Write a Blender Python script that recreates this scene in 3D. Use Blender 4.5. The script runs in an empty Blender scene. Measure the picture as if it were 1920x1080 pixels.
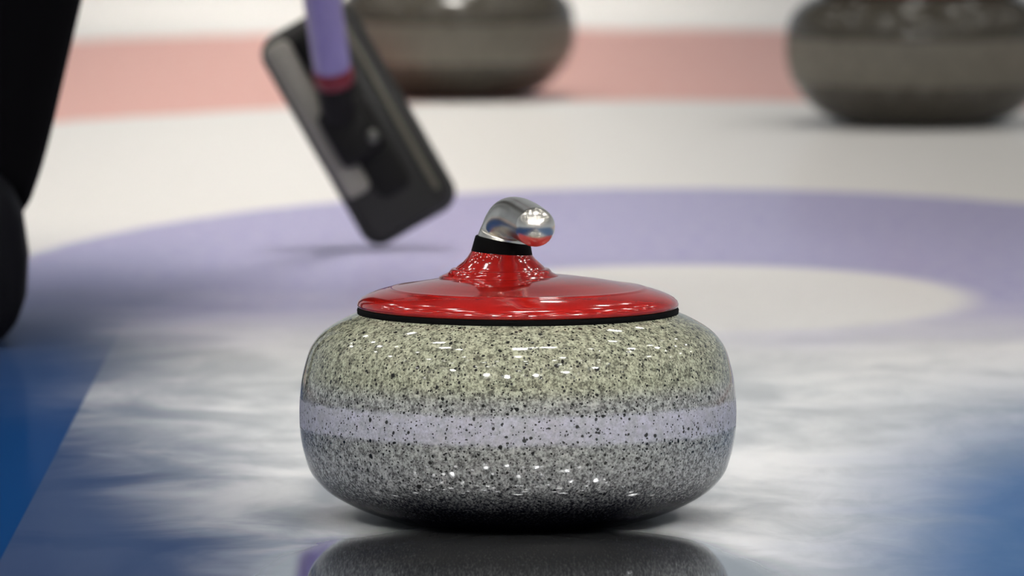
import bpy, bmesh, math, random
from mathutils import Vector, Matrix
random.seed(7)
R = math.radians
scene = bpy.context.scene
COL = scene.collection

# ------------------------------------------------------------------ camera, world, lamps, exposure
F = 16500.0                                        # focal length in pixels of a 1920 wide frame
cd = bpy.data.cameras.new('camera')
cam = bpy.data.objects.new('camera', cd); COL.objects.link(cam)
cd.sensor_width = 36.0
cd.lens = F / 1920 * 36.0
cd.clip_end = 200
cam.location = (0, 0, 0.618)
cam.rotation_euler = (R(90) - math.atan(1318 / F), 0, 0)
cd.dof.use_dof = True
cd.dof.focus_distance = 5.76
cd.dof.aperture_fstop = 12.0
scene.camera = cam

vs = scene.view_settings
vs.view_transform = 'Standard'; vs.look = 'None'; vs.gamma = 1.0; vs.use_curve_mapping = False
vs.exposure = 0.0
scene.cycles.use_denoising = True
scene.cycles.max_bounces = 8
scene.cycles.caustics_reflective = False

world = bpy.data.worlds.new('arena_air'); scene.world = world; world.use_nodes = True
bg = world.node_tree.nodes['Background']
wt = world.node_tree
_g = wt.nodes.new('ShaderNodeTexCoord'); _s = wt.nodes.new('ShaderNodeSeparateXYZ'); _r = wt.nodes.new('ShaderNodeValToRGB')
wt.links.new(_g.outputs['Generated'], _s.inputs[0]); wt.links.new(_s.outputs['Z'], _r.inputs[0]); wt.links.new(_r.outputs[0], bg.inputs['Color'])
_e = _r.color_ramp.elements
_e[0].position = 0.0; _e[0].color = (0.40, 0.44, 0.48, 1)      # pale stands and boards round the hall
_e[1].position = 0.55; _e[1].color = (0.055, 0.058, 0.062, 1)  # dim roof
_m = _e.new(0.20); _m.color = (0.30, 0.32, 0.34, 1)
bg.inputs['Strength'].default_value = 0.9

def area(name, loc, target, sx, sy, power, color=(1, 1, 1), spread=180, shape='RECTANGLE', roll=0):
    l = bpy.data.lights.new(name, 'AREA'); l.shape = shape; l.size = sx
    if shape in ('RECTANGLE', 'ELLIPSE'): l.size_y = sy
    l.energy = power; l.color = color; l.spread = R(spread)
    o = bpy.data.objects.new(name, l); COL.objects.link(o)
    o.location = loc
    d = Vector(target) - Vector(loc)
    o.rotation_euler = d.to_track_quat('-Z', 'Y').to_euler()
    return o

# unseen strip lights added overhead, shaped to brighten only the middle of the sheet
area('added_strip_light', (-0.24, 10.9, 4.2), (-0.24, 10.9, 0), 0.80, 6.0, 10.2, (1.0, 0.955, 0.90), 13)
area('added_strip_light', (-0.20, 14.2, 4.2), (-0.20, 14.2, 0), 0.95, 3.6, 8.8, (1.0, 0.955, 0.90), 13)
area('added_strip_light', (0.05, 6.9, 4.2), (0.05, 6.9, 0), 0.30, 2.6, 0.7, (1.0, 0.97, 0.94), 13)
# unseen round floods added high behind the camera to light the stone's front
for x, y, z in ((-5.2, -0.6, 5.6), (-2.6, -2.2, 4.9), (-0.9, -2.6, 4.6), (1.5, -2.4, 4.8), (3.9, -1.4, 5.2), (5.6, 0.8, 5.6)):
    area('added_front_flood', (x, y, z), (0.0, 6.0, 0.05), 0.36, 0, 1.6, (1.0, 0.98, 0.95), 22, 'DISK')
# rows of round ceiling lamps of the hall (seen as the dots of light on the polished granite)
def ceiling_lamp(x, y, r, L):
    area('ceiling_lamp', (x, y, 6.6), (x, y + 0.3, 0), 2 * r, 0, L * math.pi * math.pi * r * r, (1, 0.98, 0.94), 180, 'DISK')
for i, x in enumerate((-12.5, -9.5, -6.8, -4.4, -2.2, 0.3, 2.4, 4.6, 6.8, 9.2, 12.0)):
    for k in range(9):
        y = -6.0 + 2.5 * k + 0.5 * math.sin(3.1 * x + k)
        ceiling_lamp(x + 0.3 * math.cos(2.3 * k), y, 0.165 * (1.0 + 0.3 * math.sin(1.7 * k + x)), 25)
for x, y in ((-2.4, 6.8), (0.95, 6.5), (-5.2, 9.6), (4.3, 7.6), (5.6, 9.3), (-7.4, 13.0)): ceiling_lamp(x, y, 0.26, 32)
for k in range(11): ceiling_lamp(-7.6 + 1.5 * k, -0.4 + 0.8 * math.sin(2.1 * k), 0.13, 30)
for k in range(9): ceiling_lamp(-5.6 + 1.5 * k, 2.6 + 0.5 * math.sin(1.3 * k), 0.13, 30)

# ------------------------------------------------------------------ node helpers
def mat(name):
    m = bpy.data.materials.new(name); m.use_nodes = True
    nt = m.node_tree
    return m, nt, nt.nodes['Principled BSDF']
def simple(name, col, rough=0.5, metal=0.0, coat=0.0, spec=0.5):
    m, nt, b = mat(name)
    b.inputs['Base Color'].default_value = (*col, 1); b.inputs['Roughness'].default_value = rough
    b.inputs['Metallic'].default_value = metal; b.inputs['Coat Weight'].default_value = coat
    b.inputs['Coat Roughness'].default_value = 0.05; b.inputs['Specular IOR Level'].default_value = spec
    tc = nt.nodes.new('ShaderNodeTexCoord'); n = nt.nodes.new('ShaderNodeTexNoise')
    n.inputs['Scale'].default_value = 160; n.inputs['Detail'].default_value = 4
    nt.links.new(tc.outputs['Object'], n.inputs['Vector'])
    mx = nt.nodes.new('ShaderNodeMix'); mx.data_type = 'RGBA'
    mx.inputs[6].default_value = (*[c * 0.86 for c in col], 1); mx.inputs[7].default_value = (*[min(1, c * 1.12) for c in col], 1)
    nt.links.new(n.outputs['Fac'], mx.inputs[0]); nt.links.new(mx.outputs[2], b.inputs['Base Color'])
    return m
class N:
    def __init__(s, nt): s.nt = nt
    def _in(s, sock, v):
        if isinstance(v, (int, float)): sock.default_value = v
        elif isinstance(v, tuple): sock.default_value = v if len(v) == len(sock.default_value) else (*v, 1)
        else: s.nt.links.new(v, sock)
    def math(s, op, a, b=None, clamp=False):
        n = s.nt.nodes.new('ShaderNodeMath'); n.operation = op; n.use_clamp = clamp
        s._in(n.inputs[0], a)
        if b is not None: s._in(n.inputs[1], b)
        return n.outputs[0]
    def ramp(s, v, a, b, c=0.0, d=1.0, smooth=True):
        n = s.nt.nodes.new('ShaderNodeMapRange'); n.clamp = True
        n.interpolation_type = 'SMOOTHSTEP' if smooth else 'LINEAR'
        s._in(n.inputs[0], v)
        for k, q in ((1, a), (2, b), (3, c), (4, d)): n.inputs[k].default_value = q
        return n.outputs[0]
    def mix(s, f, a, b):
        n = s.nt.nodes.new('ShaderNodeMix'); n.data_type = 'RGBA'
        s._in(n.inputs[0], f); s._in(n.inputs[6], a); s._in(n.inputs[7], b)
        return n.outputs[2]
    def noise(s, vec, scale, detail=3, rough=0.5, dist=0.0):
        n = s.nt.nodes.new('ShaderNodeTexNoise'); s._in(n.inputs['Vector'], vec)
        n.inputs['Scale'].default_value = scale; n.inputs['Detail'].default_value = detail
        n.inputs['Roughness'].default_value = rough; n.inputs['Distortion'].default_value = dist
        return n.outputs['Fac']
    def voro(s, vec, scale, rnd=1.0):
        n = s.nt.nodes.new('ShaderNodeTexVoronoi'); s._in(n.inputs['Vector'], vec)
        n.inputs['Scale'].default_value = scale; n.inputs['Randomness'].default_value = rnd
        return n.outputs['Distance'], n.outputs['Color']
    def scale(s, vec, v):
        n = s.nt.nodes.new('ShaderNodeVectorMath'); n.operation = 'MULTIPLY'
        s._in(n.inputs[0], vec); n.inputs[1].default_value = v
        return n.outputs[0]
    def xyz(s, vec):
        n = s.nt.nodes.new('ShaderNodeSeparateXYZ'); s._in(n.inputs[0], vec)
        return n.outputs
    def new(s, t): return s.nt.nodes.new(t)

# ------------------------------------------------------------------ ice
HOUSE = (0.16, 7.64)
def ice_material():
    m, nt, b = mat('rink_ice'); n = N(nt)
    tc = n.new('ShaderNodeTexCoord').outputs['Object']
    x, y, z = n.xyz(tc)
    wob = n.math('MULTIPLY', n.math('SUBTRACT', n.noise(tc, 14, 3), 0.5), 0.02)
    def ell(ax, ay):
        u = n.math('DIVIDE', n.math('SUBTRACT', x, HOUSE[0]), ax)
        v = n.math('DIVIDE', n.math('SUBTRACT', y, HOUSE[1]), ay)
        d = n.math('SQRT', n.math('ADD', n.math('MULTIPLY', u, u), n.math('MULTIPLY', v, v)))
        return n.math('ADD', d, wob)
    def inside(ax, ay, e): return n.ramp(ell(ax, ay), 1 - e, 1 + e, 1, 0)
    red = n.math('SUBTRACT', inside(2.1, 4.63, 0.006), inside(1.31, 2.93, 0.006), True)
    blue = n.math('SUBTRACT', inside(0.645, 1.385, 0.02), inside(0.24, 0.36, 0.10), True)
    # paint scraped away towards the near side of the house
    worn = n.ramp(n.math('ADD', y, n.math('MULTIPLY', n.math('SUBTRACT', n.noise(tc, 5, 4), 0.5), 0.5)), 6.95, 7.75, 0, 1)
    blue = n.math('MULTIPLY', blue, worn)
    # frost, scrapes and skate-polished swirls in the clear ice
    sw = n.noise(n.scale(tc, (1.0, 0.75, 1)), 6.0, 4, 0.5, 0.9)
    sw2 = n.noise(n.scale(tc, (1.0, 0.35, 1)), 22, 4, 0.6, 0.6)
    swirl = n.math('ADD', n.math('MULTIPLY', sw, 0.7), n.math('MULTIPLY', sw2, 0.3))
    cloud = n.ramp(swirl, 0.36, 0.64)
    near = n.ramp(y, 6.6, 7.7, 1, 0)
    clear = n.mix(cloud, (0.50, 0.53, 0.55), (0.80, 0.81, 0.81))
    fine = n.noise(tc, 60, 4, 0.6)
    snow = n.mix(fine, (0.76, 0.735, 0.70), (0.85, 0.825, 0.79))
    col = n.mix(near, snow, clear)
    col = n.mix(n.math('MULTIPLY', red, n.ramp(fine, 0.2, 0.8, 0.62, 0.9)), col, (0.74, 0.34, 0.28))
    col = n.mix(n.math('MULTIPLY', blue, n.ramp(fine, 0.2, 0.8, 0.60, 0.82)), col, (0.29, 0.27, 0.54))
    # vignette darkening of the near corners, put into the ice colour in blue
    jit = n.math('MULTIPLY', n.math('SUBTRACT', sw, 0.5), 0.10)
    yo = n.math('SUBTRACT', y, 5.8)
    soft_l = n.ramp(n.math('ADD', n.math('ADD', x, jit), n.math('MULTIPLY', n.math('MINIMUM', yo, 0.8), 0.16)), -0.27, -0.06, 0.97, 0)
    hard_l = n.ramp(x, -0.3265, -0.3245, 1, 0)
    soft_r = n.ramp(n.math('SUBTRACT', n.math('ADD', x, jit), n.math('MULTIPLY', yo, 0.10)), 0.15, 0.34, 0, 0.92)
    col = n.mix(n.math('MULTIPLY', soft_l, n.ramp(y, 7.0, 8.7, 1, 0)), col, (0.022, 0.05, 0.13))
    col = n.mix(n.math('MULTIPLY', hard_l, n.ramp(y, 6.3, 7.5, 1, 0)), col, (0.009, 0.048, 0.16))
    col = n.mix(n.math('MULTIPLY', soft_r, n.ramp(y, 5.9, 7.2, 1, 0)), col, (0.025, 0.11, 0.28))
    b.inputs['Roughness'].default_value = 0.9; b.inputs['Specular IOR Level'].default_value = 0.0
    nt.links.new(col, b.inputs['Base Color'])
    # wet, polished ice where the stone has just run
    gl = n.new('ShaderNodeBsdfGlossy'); gl.inputs['Color'].default_value = (0.93, 0.95, 0.97, 1)
    wx = n.math('DIVIDE', n.math('SUBTRACT', x, 0.004), 0.187); wy = n.math('DIVIDE', n.math('SUBTRACT', y, 5.44), 0.40)
    wd = n.math('SQRT', n.math('ADD', n.math('MULTIPLY', wx, wx), n.math('MULTIPLY', wy, wy)))
    wet = n.ramp(n.math('ADD', wd, n.math('MULTIPLY', n.math('SUBTRACT', sw, 0.5), 0.15)), 0.76, 1.0, 1, 0)
    rough = n.mix(wet, (0.11, 0.11, 0.11), (0.04, 0.04, 0.04))
    nt.links.new(rough, gl.inputs['Roughness'])
    fac = n.math('ADD', n.math('MULTIPLY', wet, 0.93), n.ramp(y, 6.9, 8.2, 0.04, 0.13))
    ms = n.new('ShaderNodeMixShader')
    nt.links.new(fac, ms.inputs[0]); nt.links.new(b.outputs[0], ms.inputs[1]); nt.links.new(gl.outputs[0], ms.inputs[2])
    nt.links.new(ms.outputs[0], nt.nodes['Material Output'].inputs['Surface'])
    return m

# ------------------------------------------------------------------ mesh helpers
def link(name, bm, m, parent=None, smooth=True, label=None, loc=(0, 0, 0)):
    me = bpy.data.meshes.new(name)
    bmesh.ops.recalc_face_normals(bm, faces=bm.faces)
    bm.to_mesh(me); bm.free()
    o = bpy.data.objects.new(name, me); COL.objects.link(o)
    if m: me.materials.append(m)
    if smooth:
        for p in me.polygons: p.use_smooth = True
    if parent: o.parent = parent
    o.location = loc
    if label: o['label'] = label
    return o
def thing(name, label, cat, loc=(0, 0, 0), rotz=0, group=None):
    o = bpy.data.objects.new(name, None); COL.objects.link(o)
    o.empty_display_size = 0.05
    o.location = loc; o.rotation_euler = (0, 0, rotz); o['label'] = label; o['category'] = cat
    if group: o['group'] = group
    return o
def catmull(pts, k):
    out = []
    for i in range(len(pts) - 1):
        p0 = pts[max(i - 1, 0)]; p1 = pts[i]; p2 = pts[i + 1]; p3 = pts[min(i + 2, len(pts) - 1)]
        for j in range(k):
            t = j / k
            out.append(tuple(0.5 * ((2 * b) + (-a + c) * t + (2 * a - 5 * b + 4 * c - d) * t * t + (-a + 3 * b - 3 * c + d) * t ** 3)
                             for a, b, c, d in zip(p0, p1, p2, p3)))
    out.append(tuple(pts[-1]))
    return out
def lathe(prof, seg=96, center=(0, 0), close=True):
    bm = bmesh.new(); rings = []
    for r, z in prof:
        if r < 1e-6:
            rings.append([bm.verts.new((center[0], center[1], z))])
        else:
            rings.append([bm.verts.new((center[0] + r * math.cos(2 * math.pi * i / seg), center[1] + r * math.sin(2 * math.pi * i / seg), z)) for i in range(seg)])
    for a, c in zip(rings, rings[1:]):
        for i in range(seg):
            j = (i + 1) % seg
            if len(a) == 1: bm.faces.new((a[0], c[i], c[j]))
            elif len(c) == 1: bm.faces.new((a[i], a[j], c[0]))
            else: bm.faces.new((a[i], a[j], c[j], c[i]))
    if close:
        for rr in (rings[0], rings[-1]):
            if len(rr) > 1: bm.faces.new(rr)
    return bm
def tube(path, seg=32, caps=True):
    """path of (x, y, z, r): rings square to a smooth path."""
    bm = bmesh.new(); rings = []
    P = [Vector(p[:3]) for p in path]
    t0 = (P[1] - P[0]).normalized()
    up = Vector((0, 1, 0)) if abs(t0.y) < 0.9 else Vector((1, 0, 0))
    u = (up - t0 * up.dot(t0)).normalized()
    for i, p in enumerate(path):
        t = (P[min(i + 1, len(P) - 1)] - P[max(i - 1, 0)]).normalized()
        u = (u - t * u.dot(t)).normalized(); v = t.cross(u)
        rings.append([bm.verts.new(P[i] + (u * math.cos(2 * math.pi * k / seg) + v * math.sin(2 * math.pi * k / seg)) * p[3]) for k in range(seg)])
    for a, c in zip(rings, rings[1:]):
        for k in range(seg): bm.faces.new((a[k], a[(k + 1) % seg], c[(k + 1) % seg], c[k]))
    if caps:
        bm.faces.new(rings[0]); bm.faces.new(rings[-1])
    return bm
def rbox(sx, sy, sz, bev, seg=3, M=None):
    bm = bmesh.new(); bmesh.ops.create_cube(bm, size=1)
    bmesh.ops.scale(bm, vec=(sx, sy, sz), verts=bm.verts)
    bmesh.ops.bevel(bm, geom=list(bm.edges), offset=bev, segments=seg, affect='EDGES', profile=0.5)
    if M is not None: bmesh.ops.transform(bm, matrix=M, verts=bm.verts)
    return bm
def rslab(sx, sy, z0, z1, rad, bev=0.002, seg=8):
    """a slab with rounded corners in plan and softened upper and lower edges"""
    bm = bmesh.new(); rings = []
    def outline(ins):
        pts = []
        hx, hy, r = sx / 2 - ins, sy / 2 - ins, max(rad - ins, 1e-4)
        for cx, cy, a0 in ((hx - r, hy - r, 0), (-hx + r, hy - r, 90), (-hx + r, -hy + r, 180), (hx - r, -hy + r, 270)):
            for k in range(seg + 1):
                a = R(a0 + 90 * k / seg); pts.append((cx + r * math.cos(a), cy + r * math.sin(a)))
        return pts
    for ins, z in ((bev, z0), (bev * 0.3, z0 + bev * 0.3), (0, z0 + bev), (0, z1 - bev), (bev * 0.3, z1 - bev * 0.3), (bev, z1)):
        rings.append([bm.verts.new((px, py, z)) for px, py in outline(ins)])
    n = len(rings[0])
    for a, c in zip(rings, rings[1:]):
        for k in range(n): bm.faces.new((a[k], a[(k + 1) % n], c[(k + 1) % n], c[k]))
    bm.faces.new(rings[0]); bm.faces.new(rings[-1])
    return bm

# ------------------------------------------------------------------ setting: the ice sheet
bm = bmesh.new(); bmesh.ops.create_grid(bm, x_segments=1, y_segments=1, size=1)
bmesh.ops.scale(bm, vec=(9, 20, 1), verts=bm.verts); bmesh.ops.translate(bm, vec=(0, 8, 0), verts=bm.verts)
ice = link('floor', bm, ice_material(), smooth=False)
ice['kind'] = 'structure'; ice['label'] = 'white curling ice with red and blue painted rings'

# ------------------------------------------------------------------ stone materials
def granite(name, upper, lower, belly, band_col, z_band, speck=1.0, belly_shade=None, spec_dark=(0.018, 0.017, 0.015), rough=0.06):
    m, nt, b = mat(name); n = N(nt)
    tc = n.new('ShaderNodeTexCoord').outputs['Object']
    x, y, z = n.xyz(tc)
    zz = n.math('ADD', z, n.math('MULTIPLY', n.math('SUBTRACT', n.noise(tc, 60, 2), 0.5), 0.003))
    base = n.mix(n.ramp(zz, 0.086, 0.102), lower, upper)
    base = n.mix(n.ramp(zz, 0.040, 0.058, 1, 0), base, belly)
    g1 = n.noise(tc, 620, 2, 0.7); g2 = n.noise(tc, 230, 3, 0.6); g3 = n.noise(tc, 34, 3, 0.5)
    grain = n.math('ADD', n.math('MULTIPLY', g1, 0.55), n.math('MULTIPLY', g2, 0.45))
    mica = n.ramp(grain, 0.36, 0.66, 0.30, 1.62)
    inb = n.math('MULTIPLY', n.ramp(zz, z_band[0] - 0.003, z_band[0] + 0.002), n.ramp(zz, z_band[1] - 0.002, z_band[1] + 0.003, 1, 0))
    mica = n.math('ADD', n.math('MULTIPLY', mica, n.math('SUBTRACT', 1.0, n.math('MULTIPLY', inb, 0.72))), n.math('MULTIPLY', inb, 0.72))
    inb = n.math('MULTIPLY', inb, n.ramp(n.noise(tc, 90, 4, 0.7), 0.3, 0.66, 0.5, 0.95))
    base = n.mix(inb, base, band_col)
    mul = n.new('ShaderNodeMix'); mul.data_type = 'RGBA'; mul.blend_type = 'MULTIPLY'; mul.inputs[0].default_value = 1
    nt.links.new(base, mul.inputs[6])
    cc = n.new('ShaderNodeCombineColor')
    for k in range(3): nt.links.new(mica, cc.inputs[k])
    nt.links.new(cc.outputs[0], mul.inputs[7])
    col = mul.outputs[2]
    warp = n.new('ShaderNodeVectorMath'); warp.operation = 'ADD'
    nt.links.new(tc, warp.inputs[0])
    wn = n.new('ShaderNodeTexNoise'); wn.inputs['Scale'].default_value = 180
    nt.links.new(tc, wn.inputs['Vector'])
    nt.links.new(n.scale(wn.outputs['Color'], (0.003, 0.003, 0.003)), warp.inputs[1])
    total = None
    for sc, thr, share in ((560, 0.38, 0.34), (330, 0.33, 0.22), (190, 0.27, 0.12), (125, 0.19, 0.07)):
        d, c = n.voro(warp.outputs[0], sc)
        cr = n.new('ShaderNodeSeparateColor'); nt.links.new(c, cr.inputs[0])
        pick = n.math('LESS_THAN', cr.outputs[0], share)
        size = n.math('MULTIPLY', n.math('ADD', n.math('MULTIPLY', cr.outputs[1], 0.7), 0.5), thr)
        s = n.math('MULTIPLY', pick, n.ramp(n.math('DIVIDE', d, size), 0.75, 1.15, 1, 0))
        total = s if total is None else n.math('MAXIMUM', total, s)
    total = n.math('MULTIPLY', total, speck)
    col = n.mix(total, col, spec_dark)
    if belly_shade:                                     # underside shade painted into the granite colour, blackening towards the ice
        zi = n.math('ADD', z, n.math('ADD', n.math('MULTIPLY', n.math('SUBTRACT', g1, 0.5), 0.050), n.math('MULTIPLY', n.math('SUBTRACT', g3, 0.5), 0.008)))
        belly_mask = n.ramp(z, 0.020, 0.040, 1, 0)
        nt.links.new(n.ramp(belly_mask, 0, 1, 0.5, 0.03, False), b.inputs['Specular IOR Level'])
        col = n.mix(n.ramp(zi, 0.010, 0.042, 1, 0), col, belly_shade)
    nt.links.new(col, b.inputs['Base Color'])
    nt.links.new(n.ramp(inb, 0, 1, rough, 0.5), b.inputs['Roughness'])
    bp = n.new('ShaderNodeBump'); bp.inputs['Strength'].default_value = 0.25; bp.inputs['Distance'].default_value = 0.0004
    nt.links.new(n.math('SUBTRACT', 1.0, total), bp.inputs['Height']); nt.links.new(bp.outputs[0], b.inputs['Normal'])
    return m
red_plastic = simple('red_gloss_plastic', (0.40, 0.009, 0.006), 0.12, 0, 0.6)
rubber = simple('black_rubber', (0.003, 0.003, 0.003), 0.7, spec=0.06)
def silver_material():
    m, nt, b = mat('brushed_silver'); n = N(nt)
    tc = n.new('ShaderNodeTexCoord').outputs['Object']
    b.inputs['Base Color'].default_value = (0.88, 0.84, 0.76, 1); b.inputs['Metallic'].default_value = 1
    nt.links.new(n.ramp(n.noise(tc, 40, 2, 0.5), 0.3, 0.7, 0.24, 0.27), b.inputs['Roughness'])
    return m
silver = silver_material()

S = 1 / 2841.0                                     # metres per unit of the measured stone outline
MAIN = [(60, 1), (180, 0.3), (222, 0.5), (248, 6), (288, 19), (329, 38), (362, 59), (388, 88), (400, 118), (409, 158), (411.5, 205), (409, 250), (404, 280),
        (394, 316), (382, 338), (363, 358), (334, 376), (306, 389), (288, 395), (240, 398), (60, 399)]
BACK = [(60, 1), (170, 0.3), (202, 0.5), (238, 9), (275, 23), (312, 43), (346, 71), (376, 107), (398, 150), (409, 195), (411.5, 235), (409, 275),
        (398, 316), (384, 338), (363, 358), (334, 376), (306, 389), (288, 395), (240, 398), (60, 399)]
def body_mesh(prof):
    p = catmull([(r * S, z * S) for r, z in prof], 5)
    return lathe([(0, p[0][1])] + p + [(0, p[-1][1])], 128)
NX, NY = -33 * S, 0.014                            # the neck stands off the stone's axis
def make_stone(name, label, loc, rotz, prof, gm, group=None):
    t = thing(name, label, 'curling stone', loc, rotz, group)
    link('granite_body', body_mesh(prof), gm, t)
    # rubber seat ring under the coloured cap
    link('rubber_ring', lathe([(r * S, z * S) for r, z in ((270, 384), (298, 385), (302, 389), (303, 397), (301, 402), (270, 403))] + [(270 * S, 384 * S)], 128, close=False), rubber, t)
    cap = [(0, 400), (270, 400), (298, 401), (302, 404), (302.5, 408), (300, 413.5), (294, 419), (285, 424), (274, 428.5), (262, 432.5), (250, 435.8), (243, 437.4),
           (240, 439.0), (236, 439.2), (228, 440.2), (200, 445), (165, 451), (120, 457), (0, 460)]
    cp = link('coloured_cap', lathe([(r * S, z * S) for r, z in cap], 128), red_plastic, t)
    neck = [(116, 455), (107, 459.5), (101, 462.5), (97, 465), (95, 468), (92, 471), (88, 471.5), (85.5, 471), (84, 473), (79, 478), (71, 484.5), (64, 491.5), (59, 499), (56.5, 504)]
    def lean(bm, z0):                              # shear the upper neck to the right, as moulded
        for v in bm.verts:
            h = max(0.0, v.co.z - z0)
            v.co.x += h * 0.10
            v.co.z -= (v.co.x - NX) * min(1.0, max(0.0, h - 0.004) / 0.016) * 0.20
        return bm
    def moved(p): return [(r * S, z * S) for r, z in p]
    link('cap_neck', lean(lathe(moved(neck), 80, (NX, NY)), 475 * S), red_plastic, t)
    col = [(40, 500), (57.2, 500.5), (57.6, 502), (55, 513), (53, 522), (52, 525.5), (49.5, 527), (30, 527)]
    link('neck_collar', lean(lathe(moved(col), 80, (NX, NY)), 475 * S), rubber, t)
    # goose-neck handle bending over towards the thrower
    def q(px, zpx, dep, r): return (px * S, dep, zpx * S, r * S)
    pts = [q(-29, 514, NY, 51), q(-27, 528, NY, 48.5), q(-24, 541, NY - .0005, 46), q(-21, 554, NY - .003, 43.5), q(-16, 565, NY - .009, 41.5), q(-9, 571, NY - .018, 39.5),
           q(2, 573, NY - .031, 38.5), q(14, 571, NY - .048, 38.5), q(24, 569, NY - .066, 38), q(32, 567, NY - .082, 37)]
    sm = catmull(pts, 5)
    e = Vector(sm[-1][:3]); dr = (e - Vector(sm[-2][:3])).normalized(); rr = sm[-1][3]
    for k in range(1, 11):
        a = k / 10 * math.pi / 2
        c = e + dr * rr * math.sin(a)
        sm.append((*c, max(rr * math.cos(a), rr * 0.02)))
    link('grip_handle', tube(sm, 40), silver, t)
    return t
g_main = granite('pale_speckled_granite', (0.345, 0.348, 0.25), (0.335, 0.335, 0.315), (0.32, 0.32, 0.315), (0.50, 0.49, 0.565), (0.0635, 0.0815), belly_shade=(0.010, 0.010, 0.022))
g_back = granite('dark_grey_granite', (0.078, 0.068, 0.050), (0.078, 0.068, 0.050), (0.07, 0.060, 0.045), (0.20, 0.182, 0.145), (0.046, 0.094), 0.4, rough=0.14)
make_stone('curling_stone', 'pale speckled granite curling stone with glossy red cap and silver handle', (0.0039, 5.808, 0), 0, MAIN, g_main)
make_stone('curling_stone', 'dark grey curling stone on the red ring behind the black broom', (-0.069, 10.645, 0), R(-40), BACK, g_back)
make_stone('curling_stone', 'dark brown-grey curling stone with light streaks, standing at the ring edge away from the broom', (0.4676, 10.1, 0), R(70), BACK, g_back).scale = (1.06, 1.06, 1.09)

# ------------------------------------------------------------------ broom
blk_fab = simple('black_broom_fabric', (0.016, 0.015, 0.013), 0.7)
blk_pl = simple('black_plastic', (0.004, 0.0035, 0.003), 0.5, spec=0.2)
dk_pl = simple('dark_grey_plastic', (0.012, 0.0115, 0.009), 0.40, spec=0.4)
gry_pl = simple('grey_moulded_edge', (0.26, 0.245, 0.21), 0.4)
ridge_m = simple('olive_grey_trim', (0.12, 0.11, 0.075), 0.35)
lilac = simple('lilac_lacquer', (0.25, 0.21, 0.46), 0.22, 0.0, 0.6)
red_b = simple('dark_red_band', (0.17, 0.003, 0.014), 0.35)
bolt_m = simple('dull_steel', (0.12, 0.12, 0.11), 0.35, 0.8)
# local axes: X across the head, Y along it (upwards), Z out of its upper face towards the thrower
BRC = Vector((-0.1425, 8.19, 0.1185))
uy = Vector((-0.497, 0.06, 0.866)).normalized()
ux = Vector((0.866, 0.12, 0.50)); ux = (ux - uy * ux.dot(uy)).normalized()
uz = ux.cross(uy)
broom = thing('curling_broom', 'black curling broom with lilac shaft, head tilted on one corner', 'broom', BRC)
broom.rotation_euler = Matrix((ux, uy, uz)).transposed().to_euler()
HL, HW = 0.222, 0.098
link('broom_pad', rslab(HW, HL, -0.026, 0.0, 0.020, 0.006), blk_fab, broom)
hd = link('head_plate', rslab(HW - 0.006, HL - 0.008, 0.0, 0.010, 0.018, 0.004), dk_pl, broom)
link('edge_strip', rslab(0.026, HL - 0.060, 0.0, 0.0145, 0.008, 0.004), gry_pl, hd, loc=(-HW / 2 + 0.016, 0.022, 0), label='grey raised strip along one long edge')
link('trim_ridge', rslab(0.0055, HL - 0.034, 0.008, 0.0135, 0.0025, 0.0012), ridge_m, hd, loc=(HW / 2 - 0.0175, 0.004, 0), label='thin olive-grey ridge')
link('centre_rib', rslab(0.034, HL * 0.78, 0.008, 0.016, 0.010, 0.004), blk_pl, hd, loc=(-0.002, 0.012, 0))
# hinge socket and shaft in world direction, turned into the broom's own space
Mi = Matrix((ux, uy, uz))
base = Vector((-0.019, 0.004, 0.020))
sdir = (Mi @ Vector((-0.115, -0.40, 0.90))).normalized()
link('hinge_yoke', rbox(0.046, 0.058, 0.026, 0.008, 3, Matrix.Translation((-0.012, -0.004, 0.022))), blk_pl, broom)
def along(t, r): return (*(base + sdir * t), r)
link('socket', tube([along(-0.006, 0.010), along(0.0, 0.0145), along(0.02, 0.0165), along(0.046, 0.0172), along(0.050, 0.0165)], 28), blk_pl, broom)
link('red_collar', tube([along(0.046, 0.017), along(0.048, 0.0188), along(0.062, 0.0188), along(0.064, 0.017)], 32), red_b, broom, label='dark red ring below the shaft')
link('shaft', tube([along(0.058, 0.0178)] + [along(0.07 + 0.1 * k, 0.0180 - 0.0004 * k) for k in range(12)] + [along(1.19, 0.008)], 32), lilac, broom, label='lilac shaft')
link('hinge_bolt', lathe([(0, 0.038), (0.004, 0.0378), (0.0062, 0.0362), (0.0066, 0.034), (0.0066, 0.012), (0, 0.012)], 20, (0.002, -0.018)), bolt_m, broom)
def shaft_pt(t): return BRC + Matrix((ux, uy, uz)).transposed() @ (base + sdir * t)

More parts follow.
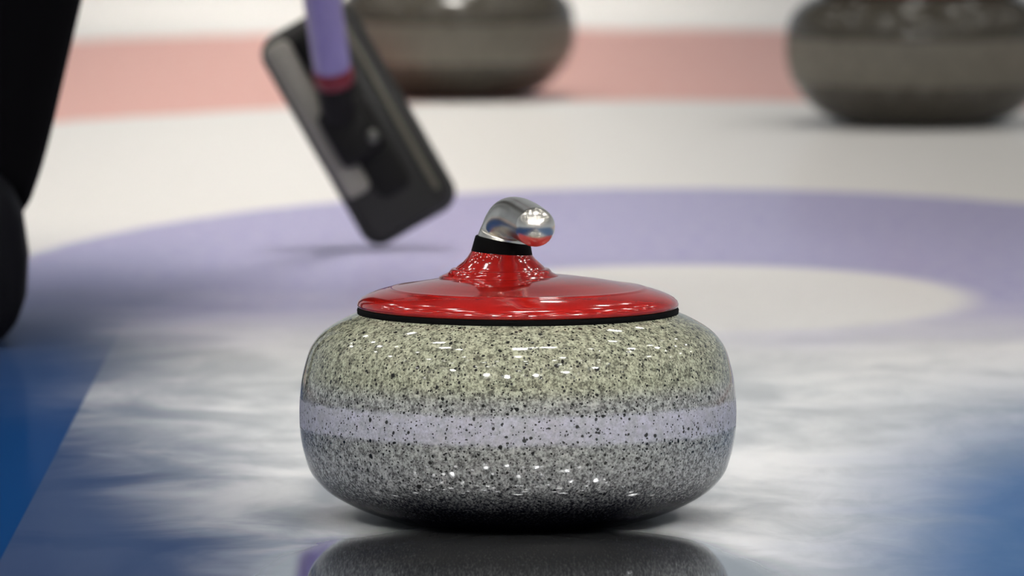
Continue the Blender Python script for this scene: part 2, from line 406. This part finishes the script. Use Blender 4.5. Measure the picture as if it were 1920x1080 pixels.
# ------------------------------------------------------------------ sweeper
skin_m = simple('skin', (0.55, 0.33, 0.24), 0.5)
trous_m = simple('black_trouser_cloth', (0.002, 0.0018, 0.0025), 0.9, spec=0.03)
jack_m = simple('black_jacket_cloth', (0.012, 0.012, 0.016), 0.75, spec=0.25)
shoe_m = simple('black_shoe_leather', (0.003, 0.003, 0.005), 0.6, spec=0.08)
hair_m = simple('dark_brown_hair', (0.03, 0.018, 0.010), 0.6)
def skin_mesh(name, verts, edges, radii, root, m, parent, sub=2):
    me = bpy.data.meshes.new(name); me.from_pydata([tuple(v) for v in verts], edges, [])
    o = bpy.data.objects.new(name, me); COL.objects.link(o)
    o.modifiers.new('s', 'SKIN'); sd = o.modifiers.new('d', 'SUBSURF'); sd.levels = sub; sd.render_levels = sub
    for i, sv in enumerate(me.skin_vertices[0].data):
        r = radii[i]; sv.radius = r if isinstance(r, tuple) else (r, r); sv.use_root = (i == root)
    dg = bpy.context.evaluated_depsgraph_get()
    nm = bpy.data.meshes.new_from_object(o.evaluated_get(dg))
    bpy.data.objects.remove(o); nm.name = name
    r = bpy.data.objects.new(name, nm); COL.objects.link(r)
    nm.materials.clear(); nm.materials.append(m)
    for p in nm.polygons: p.use_smooth = True
    r.parent = parent
    return r
PB = Vector((-0.60, 7.15, 0))
person = thing('person', 'person in black trousers and shoes holding the lilac-shafted broom', 'person', PB)
class Sk:
    def __init__(s): s.v, s.e, s.r = [], [], []
    def add(s, p, r, prev=None):
        s.v.append(Vector(p) - PB); s.r.append(r)
        if prev is not None: s.e.append((prev, len(s.v) - 1))
        return len(s.v) - 1
    def chain(s, prev, items):
        for p, r in items: prev = s.add(p, r, prev)
        return prev
J = dict(pelvis=(-0.60, 7.15, 0.88), waist=(-0.58, 7.25, 1.03), chest=(-0.54, 7.42, 1.22), neckb=(-0.505, 7.55, 1.37),
         neck=(-0.49, 7.60, 1.43), skull=(-0.475, 7.665, 1.53), crown=(-0.47, 7.69, 1.60),
         shr=(-0.345, 7.48, 1.32), shl=(-0.69, 7.50, 1.31), hipr=(-0.50, 7.16, 0.84), hipl=(-0.70, 7.13, 0.84),
         knr=(-0.405, 7.42, 0.47), knl=(-0.735, 7.33, 0.46), anr=(-0.462, 7.19, 0.10), anl=(-0.76, 6.98, 0.10))
ha, hb = shaft_pt(0.76), shaft_pt(1.06)            # the two grips on the shaft
sd_w = (shaft_pt(1) - shaft_pt(0)).normalized()
elr = Vector((-0.255, 7.62, 1.06)); ell_ = Vector((-0.67, 7.74, 1.10))
wr = ha + (elr - ha).normalized() * 0.075; wl = hb + (ell_ - hb).normalized() * 0.085
b = Sk()
p0 = b.add(J['pelvis'], (0.135, 0.10))
ch = b.chain(p0, [(J['waist'], (0.11, 0.085)), (J['chest'], (0.115, 0.08)), (J['neckb'], 0.06)])
b.chain(ch, [(J['neck'], 0.052), (J['skull'], (0.074, 0.092)), (J['crown'], (0.062, 0.075))])
for s in 'rl':
    h = b.add(J['hip' + s], 0.085, p0)
    kn = Vector(J['kn' + s]); an = Vector(J['an' + s])
    b.chain(h, [((Vector(J['hip' + s]) + kn) / 2, 0.072), (kn, 0.054), (kn.lerp(an, 0.35), 0.052), (kn.lerp(an, 0.8), 0.036), (an, 0.036),
                (an + Vector((0.0, 0.06, -0.055)), 0.034), (an + Vector((0.0, 0.14, -0.07)), 0.03)])
chest_i = 2
def arm(sk, sh, el, wrist, hand, scale=1.0):
    i = sk.add(sh, 0.048 * scale ** 1.6, chest_i)
    return sk.chain(i, [(Vector(sh).lerp(el, 0.55), 0.046 * scale), (el, 0.038 * scale), (el.lerp(wrist, 0.4), 0.037 * scale), (wrist, 0.027 * scale)])
for sh, el, w, g in (('shr', elr, wr, ha), ('shl', ell_, wl, hb)):
    wi = arm(b, J[sh], el, w, g)
    toward = (g - w).normalized(); side = sd_w.cross(toward).normalized()
    palm = g - toward * 0.030 - side * 0.004
    pi = b.add(palm, (0.030, 0.017), wi)
    for k, (ln, r) in enumerate(((0.92, 0.0085), (1.0, 0.009), (0.95, 0.0085), (0.8, 0.0075))):
        off = sd_w * (0.030 - 0.020 * k)
        b.chain(pi, [(palm + off + side * 0.018, r * 1.15), (g + off + side * 0.027 * ln + toward * 0.004, r), (g + off + side * 0.016 + toward * 0.025 * ln, r * 0.95), (g + off - side * 0.006 + toward * 0.027 * ln, r * 0.85)])
    b.chain(pi, [(palm + sd_w * 0.034 - side * 0.012, 0.011), (g + sd_w * 0.046 - side * 0.024, 0.0098), (g + sd_w * 0.040 - side * 0.018 + toward * 0.022, 0.0088)])
body = skin_mesh('body', b.v, b.e, b.r, 0, skin_m, person)
# face and hair
fwd = Vector((0.10, 0.86, -0.35)).normalized(); upv = Vector((0.05, 0.36, 0.93)); upv = (upv - fwd * upv.dot(fwd)).normalized(); rt = fwd.cross(upv)
HC = Vector(J['skull']) + upv * 0.01 - PB
def ball(sx, sy, sz, loc, M, sub=3):
    bm = bmesh.new(); bmesh.ops.create_icosphere(bm, subdivisions=sub, radius=1)
    bmesh.ops.scale(bm, vec=(sx, sy, sz), verts=bm.verts); bmesh.ops.transform(bm, matrix=Matrix.Translation(loc) @ M, verts=bm.verts)
    return bm
HM = Matrix((rt, fwd, upv)).transposed().to_4x4()
hair = ball(0.088, 0.105, 0.105, HC - fwd * 0.018 + upv * 0.022, HM)
for v in hair.verts:                               # open the hair over the face
    l = v.co - HC
    if l.dot(fwd) > 0.055 and l.dot(upv) < 0.07: v.co -= fwd * 0.05
link('hair', hair, hair_m, person)
eye_m = simple('eye_white', (0.7, 0.7, 0.68), 0.3)
for sgn in (-1, 1):
    link('eye', ball(0.013, 0.010, 0.009, HC + fwd * 0.082 + rt * sgn * 0.031, HM, 2), eye_m, person)
    link('ear', ball(0.010, 0.018, 0.030, HC + rt * sgn * 0.080 - fwd * 0.002 - upv * 0.006, HM, 2), skin_m, person)
link('nose', ball(0.014, 0.022, 0.024, HC + fwd * 0.095 - upv * 0.026, HM, 2), skin_m, person)
link('mouth', ball(0.024, 0.008, 0.006, HC + fwd * 0.085 - upv * 0.062, HM, 2), simple('lips', (0.42, 0.16, 0.14), 0.5), person)
# trousers
t = Sk()
p0 = t.add(J['pelvis'], (0.155, 0.12)); t.add(J['waist'], (0.14, 0.108), p0)
for s in 'rl':
    h = t.add(J['hip' + s], 0.105, p0); kn = Vector(J['kn' + s]); an = Vector(J['an' + s])
    t.chain(h, [((Vector(J['hip' + s]) + kn) / 2, 0.098), (kn, 0.090), (kn.lerp(an, 0.30), 0.088), (kn.lerp(an, 0.62), 0.080), (kn.lerp(an, 0.84), 0.076), (kn.lerp(an, 0.93), 0.069), (kn.lerp(an, 0.97), 0.067)])
skin_mesh('trousers', t.v, t.e, t.r, 0, trous_m, person)
# jacket
j = Sk()
p0 = j.add((-0.615, 7.10, 0.82), (0.185, 0.150)); c1 = j.add(J['waist'], (0.158, 0.122), p0); c2 = j.add(J['chest'], (0.175, 0.125), c1)
j.chain(c2, [(J['neckb'], 0.088), (Vector(J['neckb']).lerp(Vector(J['neck']), 0.5), 0.066)])
for sh, el, w in (('shr', elr, wr), ('shl', ell_, wl)): arm(j, J[sh], el, w, None, 1.32)
skin_mesh('jacket', j.v, j.e, j.r, 0, jack_m, person)
# shoes
def shoe(an, name='shoe'):
    bm = bmesh.new(); rings = []
    for yy, hw, h in ((-0.085, 0.030, 0.075), (-0.075, 0.052, 0.135), (-0.03, 0.060, 0.150), (0.03, 0.062, 0.140), (0.08, 0.060, 0.092), (0.14, 0.058, 0.062), (0.19, 0.050, 0.05), (0.215, 0.028, 0.036)):
        ring = []
        for k in range(20):
            a = 2 * math.pi * k / 20
            cx, cz = math.cos(a), math.sin(a)
            ring.append(bm.verts.new((hw * (abs(cx) ** 0.7) * (1 if cx > 0 else -1) * (1 - 0.16 * max(0, cz)), yy, h / 2 + h / 2 * (abs(cz) ** 0.65) * (1 if cz > 0 else -1))))
        rings.append(ring)
    for a, c in zip(rings, rings[1:]):
        for k in range(20): bm.faces.new((a[k], a[(k + 1) % 20], c[(k + 1) % 20], c[k]))
    bm.faces.new(rings[0]); bm.faces.new(rings[-1])
    bmesh.ops.rotate(bm, matrix=Matrix.Rotation(R(8), 3, 'Z'), verts=bm.verts)
    o = link(name, bm, shoe_m, person, loc=(an[0] + 0.004 - PB.x, an[1] - PB.y, 0))
shoe(J['anr']); shoe(J['anl'])
